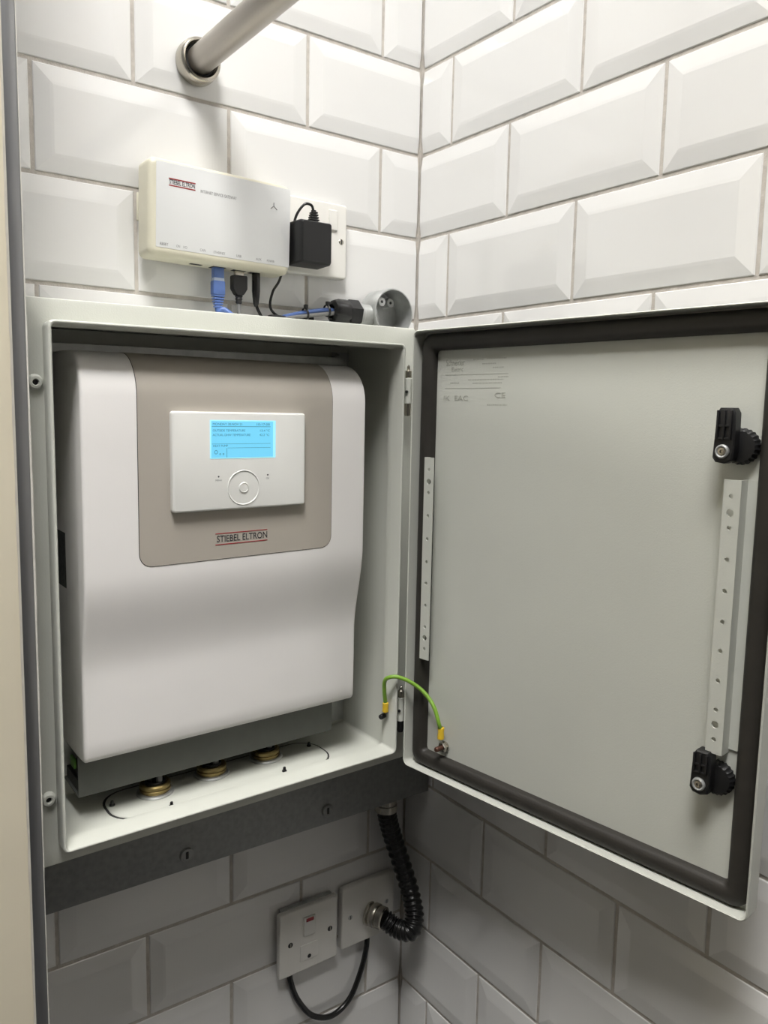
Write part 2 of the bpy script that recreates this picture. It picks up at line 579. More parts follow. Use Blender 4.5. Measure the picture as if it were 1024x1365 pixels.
for bx, by in BUSH:
    z = FZ + .0016
    w_ = MB().lathe([(.0100, 0), (.0188, 0), (.0190, .0010), (.0180, .0024), (.0120, .0030), (.0100, .0030)], (bx, by, z), (0, 0, 1), 32).obj('cable_bushing', M_GALV, enc)
    MB().lathe([(.0100, .0028), (.0152, .0028), (.0158, .0038), (.0158, .0062), (.0148, .0070), (.0158, .0078), (.0156, .0104), (.0140, .0118), (.0105, .0112), (.0100, .0060)], (bx, by, z), (0, 0, 1), 32).obj('brass_ring', M_BRASS, w_)
    MB().lathe([(.0060, .0040), (.0104, .0040), (.0104, .0128), (.0098, .0134), (.0090, .0126), (.0060, .0126)], (bx, by, z), (0, 0, 1), 24).obj('rubber_sleeve', M_BLACK, w_)
which = ('leftmost', 'middle', 'rightmost')
for (bx, by), wn in zip(BUSH, which):
    for dx, dy, mm, lb in ((-.0045, .001, M_BLACKGLOSS, 'black'), (.0032, -.004, M_GREYC, 'grey'), (.0030, .0045, M_BLACKGLOSS, 'black')):
        side = ' front' if dy < 0 else (' left' if dx < 0 else ' rear')
        c = MB().tube([(bx + dx, by + dy, FZ + .006), (bx + dx, by + dy + .001, FZ + .024), (bx + dx * 1.1, by + dy * .8 + .006, FZ + .060)], .0033, 10, 5).obj('cable', mm)
        tag(c, f'{lb} cable, the{side} one rising from the {wn} brass bushing', 'cable', 'cables in the brass bushings')

# hinges
for zc, up in ((-.404, 1), (-.765, 1)):
    h = MB().cyl((-.1215, -.1445, zc - .014), (-.1215, -.1445, zc + .014), .0042, 20, .0005).obj('hinge', M_PAINT, enc)
    MB().lathe([(0, -.0275), (.0032, -.0270), (.0038, -.025), (.0038, -.0135), (.0028, -.0135)], (-.1215, -.1445, zc), (0, 0, 1), 18).obj('hinge_pin_end', M_CHROME if zc > -.6 else M_BLACKGLOSS, h)
    MB().lathe([(.0028, .0135), (.0036, .0135), (.0036, .0215), (.0018, .0230), (.0016, .0265), (0, .0285)], (-.1215, -.1445, zc), (0, 0, 1), 18).obj('hinge_pin', M_CHROME, h)
    MB().box(-.1240, -.1190, -.1420, -.1300, zc - .010, zc + .010, .0005).obj('hinge_leaf', M_PAINT, h)
    MB().cyl((-.1250, -.1470, zc - .001), (-.1262, -.1477, zc - .001), .0016, 12).obj('hinge_screw', M_BLACK, h)

# ------------------------------------------------------------------ enclosure door, swung open
HX, HY = -.1225, -.1515
ed = Vector((.132, -.9913, 0)).normalized()
nd = Vector((ed.y, -ed.x, 0))
UPZ = Vector((0, 0, 1))


def D(c):          # door-local (s along width, n towards the inside, z) to world
    return Vector((HX, HY, 0)) + ed * c[0] + nd * c[1] + UPZ * c[2]


DW = .3925
DZ0, DZ1 = -.8285, -.3395
PN = -.0175        # inside face of the sheet


def ringd(s0, s1, z0, z1, n, r, k=5):
    return [(s, n, z) for s, z in rrect(s0, s1, z0, z1, r, k)]


d = MB()
th = .0018
d.loft([ringd(0 + th, DW - th, DZ0 + th, DZ1 - th, PN, .004),
        ringd(0 + th, DW - th, DZ0 + th, DZ1 - th, -.0008, .006),
        ringd(.0010, DW - .0010, DZ0 + .0010, DZ1 - .0010, 0, .0065),
        ringd(0, DW, DZ0, DZ1, -.0010, .007),
        ringd(0, DW, DZ0, DZ1, PN - .0005, .007),
        ringd(.0015, DW - .0015, DZ0 + .0015, DZ1 - .0015, PN - .0020, .006)])
door = d.mapped(D).obj('door', M_PAINT, enc, 40)
# foam gasket: closed ring with a domed section
GS0, GS1, GZ0, GZ1, GW = .0035, .3882, -.8262, -.3425, .0185
prof = []
for i in range(9):
    a = PI * i / 8
    prof.append(((1 - math.cos(a)) / 2, max(.15, math.sin(a)) if 0 < i < 8 else 0))
g = MB()
loops = []
for fr, hh in prof:
    ins = fr * GW
    loops.append(ringd(GS0 + ins, GS1 - ins, GZ0 + ins, GZ1 - ins, PN + .0001 + hh ** .6 * .0098, max(.014 - ins * .6, .004), 6))
g.loft(loops, caps=False)
g.mapped(D).obj('gasket', M_FOAM, door, 60)


def perforated(s0, s1, z0, z1, n, holes):
    """plate with real round holes; holes = [(z, r)], thickness by duplicate layer"""
    b = MB()
    hs = sorted(holes)
    cuts = [z0] + [(hs[i][0] + hs[i][1] + hs[i + 1][0] - hs[i + 1][1]) / 2 for i in range(len(hs) - 1)] + [z1]
    sc = (s0 + s1) / 2
    for (hz, hr), za, zb in zip(hs, cuts, cuts[1:]):
        angs = sorted(set([round(2 * PI * i / 16, 5) for i in range(16)] + [round(math.atan2(q - hz, p - sc) % (2 * PI), 5) for p in (s0, s1) for q in (za, zb)]))
        layers = []
        for dn in (0, -.0014):
            out, inn = [], []
            for a in angs:
                c, s_ = math.cos(a), math.sin(a)
                tt = min([(s1 - sc) / c if c > 1e-6 else 9, (s0 - sc) / c if c < -1e-6 else 9, (zb - hz) / s_ if s_ > 1e-6 else 9, (za - hz) / s_ if s_ < -1e-6 else 9])
                out.append(b.bm.verts.new((sc + c * tt, n + dn, hz + s_ * tt)))
                inn.append(b.bm.verts.new((sc + c * hr, n + dn, hz + s_ * hr)))
            layers.append((out, inn))
        K = len(angs)
        for i in range(K):
            j = (i + 1) % K
            (o1, i1), (o2, i2) = layers
            b.bm.faces.new((o1[i], o1[j], i1[j], i1[i]))
            b.bm.faces.new((o2[i], i2[i], i2[j], o2[j]))
            b.bm.faces.new((i1[i], i1[j], i2[j], i2[i]))
            b.bm.faces.new((o1[i], o2[i], o2[j], o1[j]))
    return b


FRAC = [(.058, 0), (.116, 1), (.170, 0), (.283, 0), (.396, 0), (.509, 0), (.616, 0), (.726, 0), (.835, 0), (.890, 1), (.946, 0)]
for s0, s1, sgn in ((.0200, .0325, -1), (.3475, .3605, 1)):
    za, zb = -.6990, -.4750
    holes = [(zb + (za - zb) * f_, .0031 if big else .0019) for f_, big in FRAC]
    r = perforated(s0, s1, za, zb, -.0035, holes)
    e0 = s1 if sgn > 0 else s0
    r.box(e0 - .0007, e0 + .0007, PN, -.0036, za, zb)
    r.box(min(e0, e0 + sgn * .0105), max(e0, e0 + sgn * .0105), PN + .0001, PN + .0016, za + .003, zb)
    r.mapped(D).obj('mounting_rail', M_PAINT, door, 30)

# quarter-turn latches
for z0_, tall in ((-.4520, 1.0), (-.7250, .82)):
    sc = .3470
    # fluted cam disc behind
    fl = lambda i: 1.0 if i % 2 else .94
    MB().lathe([(0, 0), (.0125, 0), (.0145, .0010), (.0145, .0060), (.0125, .0085), (.0060, .0095), (0, .0095)], (sc + .0080, PN + .0004, z0_ + .0030), (0, 1, 0), 48, fl).mapped(D).obj('latch_disc', M_BLACK, door)
    lv = MB()
    L = .0330 * tall
    outl = [(sc - .0085, z0_ - .0060), (sc - .0060, z0_ - .0095), (sc + .0010, z0_ - .0105), (sc + .0070, z0_ - .0080), (sc + .0085, z0_), (sc + .0078, z0_ + L - .004), (sc + .0055, z0_ + L), (sc - .0045, z0_ + L), (sc - .0070, z0_ + L - .004)]
    lv.loft([[(s, PN + .0085, z) for s, z in outl], [(s, PN + .0180, z) for s, z in outl],
             [(sc + (s - sc) * .88, PN + .0192, z0_ + .008 + (z - z0_ - .008) * .93) for s, z in outl]])
    # moulded ribs on the lever
    for k in (-1, 0, 1):
        lv.box(sc + k * .0052 - .0009, sc + k * .0052 + .0009, PN + .0188, PN + .0212, z0_ + .0085, z0_ + L - .002, .0004)
    for zz in (.0090, .0190 * tall):
        lv.box(sc - .0058, sc + .0058, PN + .0188, PN + .0206, z0_ + zz - .0008, z0_ + zz + .0008, .0003)
    lv.mapped(D).obj('latch_lever', M_BLACK, door)
    MB().lathe([(.0034, .0002), (.0034, .0016), (.0044, .0022), (.0054, .0016), (.0056, 0)], (sc - .0003, PN + .0192, z0_ - .0010), (0, 1, 0), 24).mapped(D).obj('latch_washer', M_GALV, door)
    MB().lathe([(0, .0008), (.0012, .0008), (.0014, .0022), (.0030, .0020), (.0034, .0004)], (sc - .0003, PN + .0192, z0_ - .0010), (0, 1, 0), 12).mapped(D).obj('latch_screw', M_CHROME, door)

# faint factory print on the inside of the door
def dtext(body, s, z, size, width, m=M_FAINT):
    return text('print', body, m, size, door, D((s, PN + .00025, z)), ed, UPZ, width, .00005)


dtext('Schneider', .0340, -.3745, .0090, .026)
dtext('Electric', .0420, -.3815, .0060, .016)
for i, (sa, sb_, z) in enumerate(((.0335, .1180, -.3870), (.0335, .1090, -.4010))):
    MB().box(sa, sb_, PN, PN + .00015, z - .00030, z + .00030).mapped(D).obj('print', M_FAINT, door)
for sa, sb_, z in ((.072, .0860, -.3720), (.090, .1150, -.3715), (.084, .1020, -.3765), (.098, .112, -.3805), (.041, .053, -.3955), (.066, .112, -.3925), (.072, .110, -.3960), (.105, .118, -.3900), (.092, .118, -.4180)):
    b = MB()
    x = sa
    while x < sb_:
        wd = random.uniform(.0006, .0022)
        b.box(x, min(sb_, x + wd), PN, PN + .00012, z - .0006, z + .0006)
        x += wd + .0007
    b.mapped(D).obj('print', M_FAINT, door)
dtext('IK  EAC', .0315, -.4115, .0075, .034)
dtext('CE', .1010, -.4085, .0075, .014)

# ------------------------------------------------------------------ earth bonding lead
e = thing('earth_lead', 'green and yellow earth lead looping from enclosure to door', 'cable', (-.1300, -.120, -.775))
w0 = Vector((-0.1388, -0.1385, -0.7574))
w1 = D((.0500, PN + .0085, -.7760))
arc = [(-0.1388, -0.1385, -0.7574), (-0.1422, -0.1405, -0.7420), (-0.1445, -0.1440, -0.7282), (-0.1428, -0.1500, -0.7224), (-0.1357, -0.1560, -0.7216), (-0.1259, -0.1640, -0.7258), (-0.1171, -0.1735, -0.7333), (-0.1123, -0.1840, -0.7424), (-0.1111, -0.1935, -0.7526), (-0.1106, -0.2000, -0.7660), w1]
MB().tube(arc, .0023, 12, 8).obj('wire', M_GREEN, e)
MB().lathe([(.0022, -.001), (.0036, 0), (.0038, .001), (.0034, .005), (.0038, .009), (.0038, .0125), (.0028, .0132)], w1 - Vector((0, 0, -.004)), (0, 0, -1), 16).obj('crimp_sleeve', M_YEL, e)
MB().lathe([(.0022, -.001), (.0034, 0), (.0034, .0100), (.0026, .0110)], w0 + Vector((0, 0, .001)), (0, 0, -1), 16).obj('crimp_sleeve', M_YEL, e)
lug = D((.0500, PN, -.7955))
MB().lathe([(.0, .0024), (.0058, .0024), (.0058, .0008), (0, .0008)], lug, nd, 20).obj('ring_lug', M_CHROME, e)
MB().lathe([(.0, .0072), (.0050, .0072), (.0056, .0066), (.0056, .0024), (0, .0024)], lug, nd, 6).obj('nut', M_CHROME, e)
MB().lathe([(0, .0165), (.0022, .0165), (.0029, .0155), (.0029, .007), (0, .007)], lug, nd, 14).obj('stud', M_COPPER, e)
q = Vector((IX1, -.1280, -0.7743))
MB().cyl(q, q + Vector((-.0145, -.006, 0)), .0030, 14, .0005).obj('stud', M_BLACK, e)
MB().lathe([(0, .0055), (.0048, .0055), (.0052, .0050), (.0052, 0), (0, 0)], q, (-1, 0, 0), 6).obj('nut', M_GAP, e)

# ------------------------------------------------------------------ heat pump controller
UX0, UX1 = -.4675, -.1700
u = thing('heat_pump_controller', 'white wall-hung heating controller with taupe panel and lit blue screen', 'controller', (-.319, -.036, -.796))
# side profile (y,z): top back -> front -> waist -> lower front -> bottom back
P = []
for i in range(11):
    a = PI / 2 * i / 10
    P.append((-.094 - .041 * math.sin(a), -.4180 + .0400 * math.cos(a)))
top_n = len(P)
P = [(-.037, -.3770), (-.066, -.3772)] + P
P += [(-.1350, -.46), (-.1350, -.52), (-.1350, -.575)]
for i in range(1, 15):
    tt = i / 14
    sm = tt * tt * (3 - 2 * tt)
    P.append((-.1350 + .0145 * sm, -.5760 - .0980 * tt))
P += [(-.1205, -.690), (-.1205, -.735)]
for i in range(1, 7):
    a = PI / 2 * i / 6
    P.append((-.1125 - .0080 * math.cos(a), -.7460 - .0085 * math.sin(a)))
P += [(-.0900, -.7560), (-.037, -.7560)]


def normals(P):
    N = []
    for i in range(len(P)):
        a = P[max(i - 1, 0)]; c = P[min(i + 1, len(P) - 1)]
        t = Vector((c[0] - a[0], c[1] - a[1])).normalized()
        N.append(Vector((t.y, -t.x)))       # outward = towards -y at the front
    return N


NP = normals(P)
if NP[15].x > 0:
    NP = [-n for n in NP]


def offs(k):
    return [(p[0] + n.x * k, p[1] + n.y * k) for p, n in zip(P, NP)]


hb = MB()
RB = .0032
loops = []
for k in range(6):
    a = PI / 2 * k / 5
    pr = offs(-RB * (1 - math.sin(a)))
    loops.append([(UX0 + RB * (1 - math.cos(a)), y, z) for y, z in pr])
for k in range(5, -1, -1):
    a = PI / 2 * k / 5
    pr = offs(-RB * (1 - math.sin(a)))
    loops.append([(UX1 - RB * (1 - math.cos(a)), y, z) for y, z in pr])
hb.loft(loops)
hb.obj('housing', M_UNIT, u, 45)


def wrap_panel(x0, x1, zend, r, off, skirt):
    """sheet that follows the housing profile from the top back to z=zend, rounded lower corners"""
    pr = []
    Q = offs(off)
    I = offs(-skirt)
    dense, densei = [], []
    for (a, c), (ai, ci) in zip(zip(Q[:-1], Q[1:]), zip(I[:-1], I[1:])):
        n = 8 if a[1] < -.43 else 2
        for k in range(n):
            dense.append((a[0] + (c[0] - a[0]) * k / n, a[1] + (c[1] - a[1]) * k / n))
            densei.append((ai[0] + (ci[0] - ai[0]) * k / n, ai[1] + (ci[1] - ai[1]) * k / n))
    zz = [p for p in dense if p[1] > zend + r]
    ii = [p for p in densei[:len(zz)]]
    yl = zz[-1][0]; yi = ii[-1][0]
    for k in range(0, 9):
        a = PI / 2 * k / 8
        zz.append((yl, zend + r - r * math.sin(a)))
        ii.append((yi, zend + r - r * math.sin(a)))
    b = MB()
    A = []
    for (y, z), (y2, z2) in zip(zz[2:], ii[2:]):
        dz = max(0, zend + r - z)
        ins = r - math.sqrt(max(0, r * r - dz * dz)) if dz > 0 else 0
        A.append([b.bm.verts.new((x0 + ins, y2, z2)), b.bm.verts.new((x0 + ins, y, z)), b.bm.verts.new((x1 - ins, y, z)), b.bm.verts.new((x1 - ins, y2, z2))])
    for R0, R1 in zip(A, A[1:]):
        for k in range(3):
            b.bm.faces.new((R0[k], R0[k + 1], R1[k + 1], R1[k]))
    b.bm.faces.new(A[-1])
    return b


wrap_panel(-.4186, -.2124, -.5726, .0126, .00015, .0005).obj('panel_gap', M_GAP, u, 30)
wrap_panel(-.4180, -.2130, -.5720, .0120, .0005, .0005).obj('front_panel', M_TAUPE, u, 30)
YP = -.1355
cp = slab(-.3885, -.2485, -.5238, -.4305, YP + .001, -.1418, .0030, .0020).obj('control_panel', M_PANEL, u)
slab(-.3870, -.2500, -.5223, -.4320, YP + .0015, YP - .0008, .0030, .0005).obj('panel_shadow_gap', M_GAP, u)
YC = -.1418
slab(-.3518, -.2826, -.4745, -.4381, YC + .0005, YC - .0002, .0006, .0001).obj('screen_border', M_LCDEDGE, cp)
sc_ = slab(-.3504, -.2856, -.4735, -.4391, YC, YC - .0004, .0004, .0001).obj('screen', M_LCD, cp)
YS = YC - .0005


def lcd_line(x0, x1, z, tk=.00022):
    MB().box(x0, x1, YS, YC, z - tk, z + tk).obj('screen_print', M_LCDINK, cp)


def ctext(body, x, z, size, width, m, y=YS, parent=None, align='LEFT', bold=0.):
    return text('screen_print' if m is M_LCDINK else 'print', body, m, size, parent or cp, (x, y, z), (1, 0, 0), (0, 0, 1), width, .00004, align, bold)


ctext('MONDAY 30.NOV 21', -.3492, -.4420, .0032, .0300, M_LCDINK)
ctext('10:17:08', -.3042, -.4420, .0032, .0140, M_LCDINK)
lcd_line(-.3500, -.2885, -.4441)
ctext('OUTSIDE TEMPERATURE', -.3492, -.4480, .0030, .0335, M_LCDINK)
ctext('13.4 °C', -.3005, -.4480, .0030, .0105, M_LCDINK)
ctext('ACTUAL DHW TEMPERATURE', -.3492, -.4522, .0030, .0390, M_LCDINK)
ctext('42.2 °C', -.3005, -.4522, .0030, .0105, M_LCDINK)
lcd_line(-.3500, -.2885, -.4605, .00015)
lcd_line(-.3340, -.2885, -.4644, .00015)
ctext('HEAT PUMP', -.3490, -.4624, .0028, .0150, M_LCDINK)
lcd_line(-.3350, -.3346, -.4690, .0044)
ctext('O ₒ ₒ', -.3478, -.4685, .0056, .0100, M_LCDINK)
# touch wheel: shallow ring groove and centre key
DX, DZ = -.3170, -.5030
MB().lathe([(.0158, .0000), (.0162, .0005), (.0168, .0006), (.0173, .0000)], (DX, YC, DZ), (0, -1, 0), 64).obj('touch_wheel', M_PANEL, cp)
MB().lathe([(0, .0004), (.0036, .0004), (.0040, .0003), (.0044, .0009), (.0050, .0006), (.0053, 0)], (DX, YC, DZ), (0, -1, 0), 40).obj('centre_key', M_PANEL, cp)
for x, lab in ((-.3432, 'MENU'), (-.2912, 'OK')):
    MB().cyl((x, YC, -.4915), (x, YC - .0002, -.4915), .0008, 12).obj('indicator_dot', M_INK, cp)
    ctext(lab, x, -.4950, .0024, None, M_GREYINK, YC - .0001, align='CENTER')
# maker's name with a red rule above and below
text('logo', 'STIEBEL ELTRON', M_INK, .0092, u, (-.3428, -.1357, -.5527), (1, 0, 0), (0, 0, 1), .0542, .00005, bold=.00008)
for z in (-.5472, -.5579):
    MB().box(-.3440, -.2882, -.13575, -.1353, z - .00042, z + .00042).obj('logo_rule', M_RED, u)
# steel chassis showing under the housing
ch = MB()
ch.box(-.4660, -.1805, -.0905, -.0890, -.7985, -.7500, .0005)
ch.box(-.4660, -.1805, -.0890, -.0370, -.7985, -.7970)
ch.box(-.1820, -.1805, -.0890, -.0370, -.7970, -.7500)
ch.obj('chassis', M_CHASSIS, u)
cb = MB()
cb.box(-.4640, -.4560, -.0860, -.0400, -.7965, -.7850)
cb.box(-.4620, -.4500, -.0780, -.0560, -.7850, -.7720, .001)
cb.obj('terminal_block', M_BLACK, u)
MB().box(-.4655, -.4630, -.0740, -.0600, -.7760, -.7660, .0006).obj('terminal_strip', mat('green_terminal', (.10, .25, .04), .5), u)
MB().box(UX0 - .0004, UX0 + .001, -.0735, -.0400, -.5960, -.5440).obj('rating_label', mat('dark_rating_label', (.06, .065, .06), .55, noise=.5, nscale=300), u)

# ------------------------------------------------------------------ internet gateway above the enclosure
gx0, gx1, gz0, gz1 = -.3728, -.2130, -.2775, -.1818
gw = thing('network_gateway', 'cream plastic network gateway box with white label face on the tiles', 'gateway', ((gx0 + gx1) / 2, -.007, gz0))
gb = MB()
lo = [[(x, -.0110, z) for x, z in rrect(gx0 + .002, gx1 - .002, gz0 + .002, gz1 - .002, .006)], [(x, -.0130, z) for x, z in rrect(gx0, gx1, gz0, gz1, .007)]]
for k in range(6):
    a = PI / 2 * k / 5
    ins = .0065 * (1 - math.cos(a))
    lo.append([(x, -.0425 + .0065 * (1 - math.sin(a)), z) for x, z in rrect(gx0 + ins, gx1 - ins, gz0 + ins, gz1 - ins, max(.0072 - ins * .6, .002))])
gb.loft(lo)
gb.obj('case', M_CASE, gw, 40)
slab(gx0 + .0075, gx1 - .0012, gz0 + .0085, gz1 - .0040, -.042, -.0428, .0008, .0002).obj('label_face', M_CASELABEL, gw)
MB().box(gx0 + .004, gx1 - .004, -.0112, -.0072, gz0 + .012, gz1 - .012).obj('wall_bracket', M_CASE, gw)
MB().box(gx0 - .0008, gx0 + .006, -.0112, -.0072, gz0 + .038, gz0 + .066, .001).obj('bracket_clip', M_CASE, gw)
GY = -.0429
lx = gx0 + .0205
text('logo', 'STIEBEL ELTRON', M_INK, .0060, gw, (lx + .0004, GY, -.2040), (1, 0, 0), (0, 0, 1), .0270, .00005, bold=.00008)
for z in (-.2008, -.2073):
    MB().box(lx, lx + .0280, GY - .00005, -.0427, z - .0006, z + .0006).obj('logo_rule', M_RED, gw)
text('print', 'INTERNET SERVICE GATEWAY', M_GREYINK, .0044, gw, (lx + .0335, GY, -.2072), (1, 0, 0), (0, 0, 1), .0400, .00004)
zt = gz0 + .0120
for body, xx, wd in (('RESET', .0115, .0085), ('ON', .0285, .0040), ('I/O', .0360, .0040), ('CAN', .0540, .0060), ('ETHERNET', .0690, .0130), ('USB', .0950, .0055), ('AUX', .1180, .0065), ('POWER', .1310, .0090)):
    text('print', body, M_GREYINK, .0036, gw, (gx0 + xx, GY, zt), (1, 0, 0), (0, 0, 1), wd, .00004)
# small tripod-like mark top right
mk = MB()
for a, L in ((PI / 2, .0035), (PI * 1.22, .0048), (PI * 1.78, .0052)):
    mk.tube([(gx1 - .0215, GY, gz1 - .0250), (gx1 - .0215 + L * math.cos(a), GY, gz1 - .0250 + L * math.sin(a))], .00045, 6, 2)
mk.obj('print', M_GREYINK, gw)
for xx, wd, hh in ((.0500, .0130, .0060), (.0735, .0150, .0130), (.0980, .0150, .0080), (.1180, .0090, .0090)):
    MB().box(gx0 + xx, gx0 + xx + wd, -.0260 - hh / 2, -.0260 + hh / 2, gz0 - .0003, gz0 + .001).obj('port', M_GAP, gw)

ZT = EZ1 + .0030
PY = -.0270
# blue ethernet lead
px = gx0 + .0810
eth = thing('ethernet_lead', 'blue ethernet lead plugged under the gateway and running to the round box', 'cable', (px, PY, ZT))
MB().box(px - .0058, px + .0058, PY - .004, PY + .004, gz0 - .0120, gz0 - .0003, .0008).obj('plug_tip', M_BLUE, eth)
MB().box(px - .0060, px + .0060, PY - .0042, PY + .0042, gz0 - .0150, gz0 - .0110, .0006).obj('clear_plug', M_CLEAR, eth)
MB().box(px - .0068, px + .0068, PY - .005, PY + .005, gz0 - .0290, gz0 - .0140, .0014).obj('plug_boot', M_BLUE, eth)
for k in range(5):
    wv = .0062 - .0005 * k
    MB().box(px - wv, px + wv, PY - wv * .72, PY + wv * .72, gz0 - .0308 - k * .0028, gz0 - .0290 - k * .0028, .0005).obj('boot_rib', M_BLUE, eth)
MB().tube([(px, PY, gz0 - .0280), (px, PY, gz0 - .046), (px + .006, PY - .003, ZT + .012), (px + .020, PY - .010, ZT + .003), (px + .055, PY - .006, ZT + .0012), (-.2220, -.031, -.3260), (-.1880, -.032, -.3165), (-.1580, -.033, -.3108), (-.1480, -.0325, -.3112)], .0029, 12, 8).obj('wire', M_BLUE, eth)
# black usb lead
px = gx0 + .1055
usb = thing('usb_lead', 'black plug lead with bright metal tip under the gateway', 'cable', (px, PY, ZT))
MB().box(px - .0052, px + .0052, PY - .0022, PY + .0022, gz0 - .0085, gz0 - .0002, .0003).obj('metal_tip', M_CHROME, usb)
MB().loft([[(px + sx * w_, PY + sy * .0045, gz0 + dz) for sx, sy in ((-1, -1), (1, -1), (1, 1), (-1, 1))] for w_, dz in ((.0075, -.0060), (.0082, -.0075), (.0082, -.0200), (.0050, -.0250), (.0036, -.0265))]).obj('plug_body', M_BLACK, usb)
MB().lathe([(.0040, -.026), (.0042, -.028), (.0034, -.029), (.0040, -.031), (.0032, -.032), (.0036, -.035), (.002, -.036)], (px, PY, gz0), (0, 0, 1), 14).obj('strain_relief', M_BLACK, usb)
MB().tube([(px, PY, gz0 - .033), (px, PY - .001, gz0 - .046), (px + .004, PY - .004, ZT + .007), (px + .016, PY - .012, ZT + .0035), (px + .04, -.040, ZT + .0045), (-.2050, -.0385, -.3235), (-.1780, -.0375, -.3185), (-.1480, -.0360, -.3135)], .0023, 10, 8).obj('wire', M_GREYC, usb)
# black dc power plug
px = gx0 + .1262
dc = thing('power_lead', 'slim black round power plug lead under the gateway', 'cable', (px, PY, ZT))
MB().lathe([(.0040, .0005), (.0046, -.001), (.0046, -.020), (.0040, -.026), (.0030, -.034), (.0018, -.037)], (px, PY, gz0), (0, 0, 1), 16).obj('plug_body', M_BLACKGLOSS, dc)
MB().tube([(px, PY, gz0 - .034), (px + .003, PY - .001, ZT + .014), (px + .012, PY - .002, ZT + .003), (px + .03, PY - .006, ZT + .0016), (px + .050, PY - .010, ZT + .0018)], .0017, 10, 8).obj('wire', M_BLACKGLOSS, dc)

gw.rotation_euler.y = math.radians(1.1)      # hangs slightly out of level

# ------------------------------------------------------------------ upper socket with plugged adapter
sx0, sx1, sz0, sz1 = -.2075, -.1212, -.2705, -.1847
so = thing('wall_socket', 'white single wall socket behind the gateway with rocker switch', 'socket', ((sx0 + sx1) / 2, -.007, sz0))
slab(sx0, sx1, sz0, sz1, -.0068, -.0160, .0035, .0022).obj('faceplate', M_WPLAST, so)
slab(-.1470, -.1355, -.2160, -.1930, -.0155, -.0182, .0010, .0010).obj('rocker_switch', M_WPLAST, so)
for xx in (-.1945, -.1290):
    zz = -.2275
    MB().lathe([(0, .0006), (.0028, .0006), (.0034, 0)], (xx, -.0160, zz), (0, -1, 0), 16).obj('screw', M_CHROME, so)
    MB().box(xx - .0006, xx + .0006, -.0169, -.0164, zz - .0028, zz + .0028).obj('screw_slot', M_GAP, so)
ad = thing('power_adapter', 'black plug-in power adapter in the upper wall socket', 'adapter', (-.175, -.017, -.2620))
slab(-.2010, -.1530, -.2580, -.2200, -.0164, -.0320, .0030, .0020).obj('plug_base', M_BLACK, ad)
ax0, ax1, az0, az1 = -.2080, -.1695, -.2655, -.2195
b = MB()
b.loft([[(x, -.0300, z) for x, z in rrect(ax0 - .0015, ax1 + .0015, az0 - .0005, az1 + .0005, .0025)], [(x, -.0560, z) for x, z in rrect(ax0 - .0010, ax1 + .0010, az0, az1, .0025)],
        [(x, -.0600, z) for x, z in rrect(ax0 + .0004, ax1 - .0004, az0 + .001, az1 - .001, .0025)], [(x, -.0610, z) for x, z in rrect(ax0 + .0015, ax1 - .0015, az0 + .002, az1 - .002, .002)]])
b.obj('body', M_BLACK, ad)
acx = -.1850
for k in range(5):
    MB().box(acx - .0062 + .0007 * k, acx + .0062 - .0007 * k, -.0500, -.0420, az1 + k * .0026, az1 + .0018 + k * .0026, .0005).obj('strain_rib', M_BLACK, ad)
MB().cyl((acx, -.046, az1 - .002), (acx, -.046, az1 + .0140), .0030, 12).obj('strain_relief', M_BLACK, ad)
MB().tube([(acx, -.046, az1 + .0120), (acx - .0030, -.046, az1 + .0190), (acx - .0110, -.044, az1 + .0190), (acx - .0190, -.040, az1 + .0060), (acx - .0225, -.036, az1 - .0150), (-.2085, -.0260, -.2500), (-.2140, -.0220, -.2800), (-.2230, -.0220, -.2950), (-.2270, -.0230, -.3120), (-.2215, -.0280, ZT + .0120), (-.2100, -.0300, ZT + .0090), (-.2000, -.0300, ZT + .0060)], .0015, 10, 8).obj('wire', M_BLACKGLOSS, ad)
# bundled excess and ties lying on the enclosure top
cl = tag(MB().box(-.2320, -.2110, -.0350, -.0230, EZ1 + .0003, EZ1 + .0150, .0030).obj('cable_clip', M_BLACK), 'small black cable clip on the enclosure top below the adapter lead', 'clip')
cl2 = tag(MB().box(-.1950, -.1700, -.0260, -.0170, EZ1 + .0003, EZ1 + .0190, .0030).obj('cable_clip', M_BLACK), 'black cable clip under the blue lead near the zip ties', 'clip')
for xx, zz, yy, lb in ((-.1880, -.3180, -.0345, 'left zip tie around the blue and grey leads'), (-.1590, -.3118, -.0345, 'right zip tie round the leads, next to the gland')):
    zt_ = thing('zip_tie', 'black ' + lb, 'zip tie', (xx, yy, ZT))
    MB().lathe([(.0062, -.0012), (.0070, -.0012), (.0070, .0012), (.0062, .0012), (.0062, -.0012)], (xx, yy, zz), (1, .0, .2), 20).obj('strap', M_BLACKGLOSS, zt_)
    MB().box(xx - .0020, xx + .0020, yy - .003, yy + .001, zz + .0058, zz + .0105, .0004).obj('tie_head', M_BLACKGLOSS, zt_)

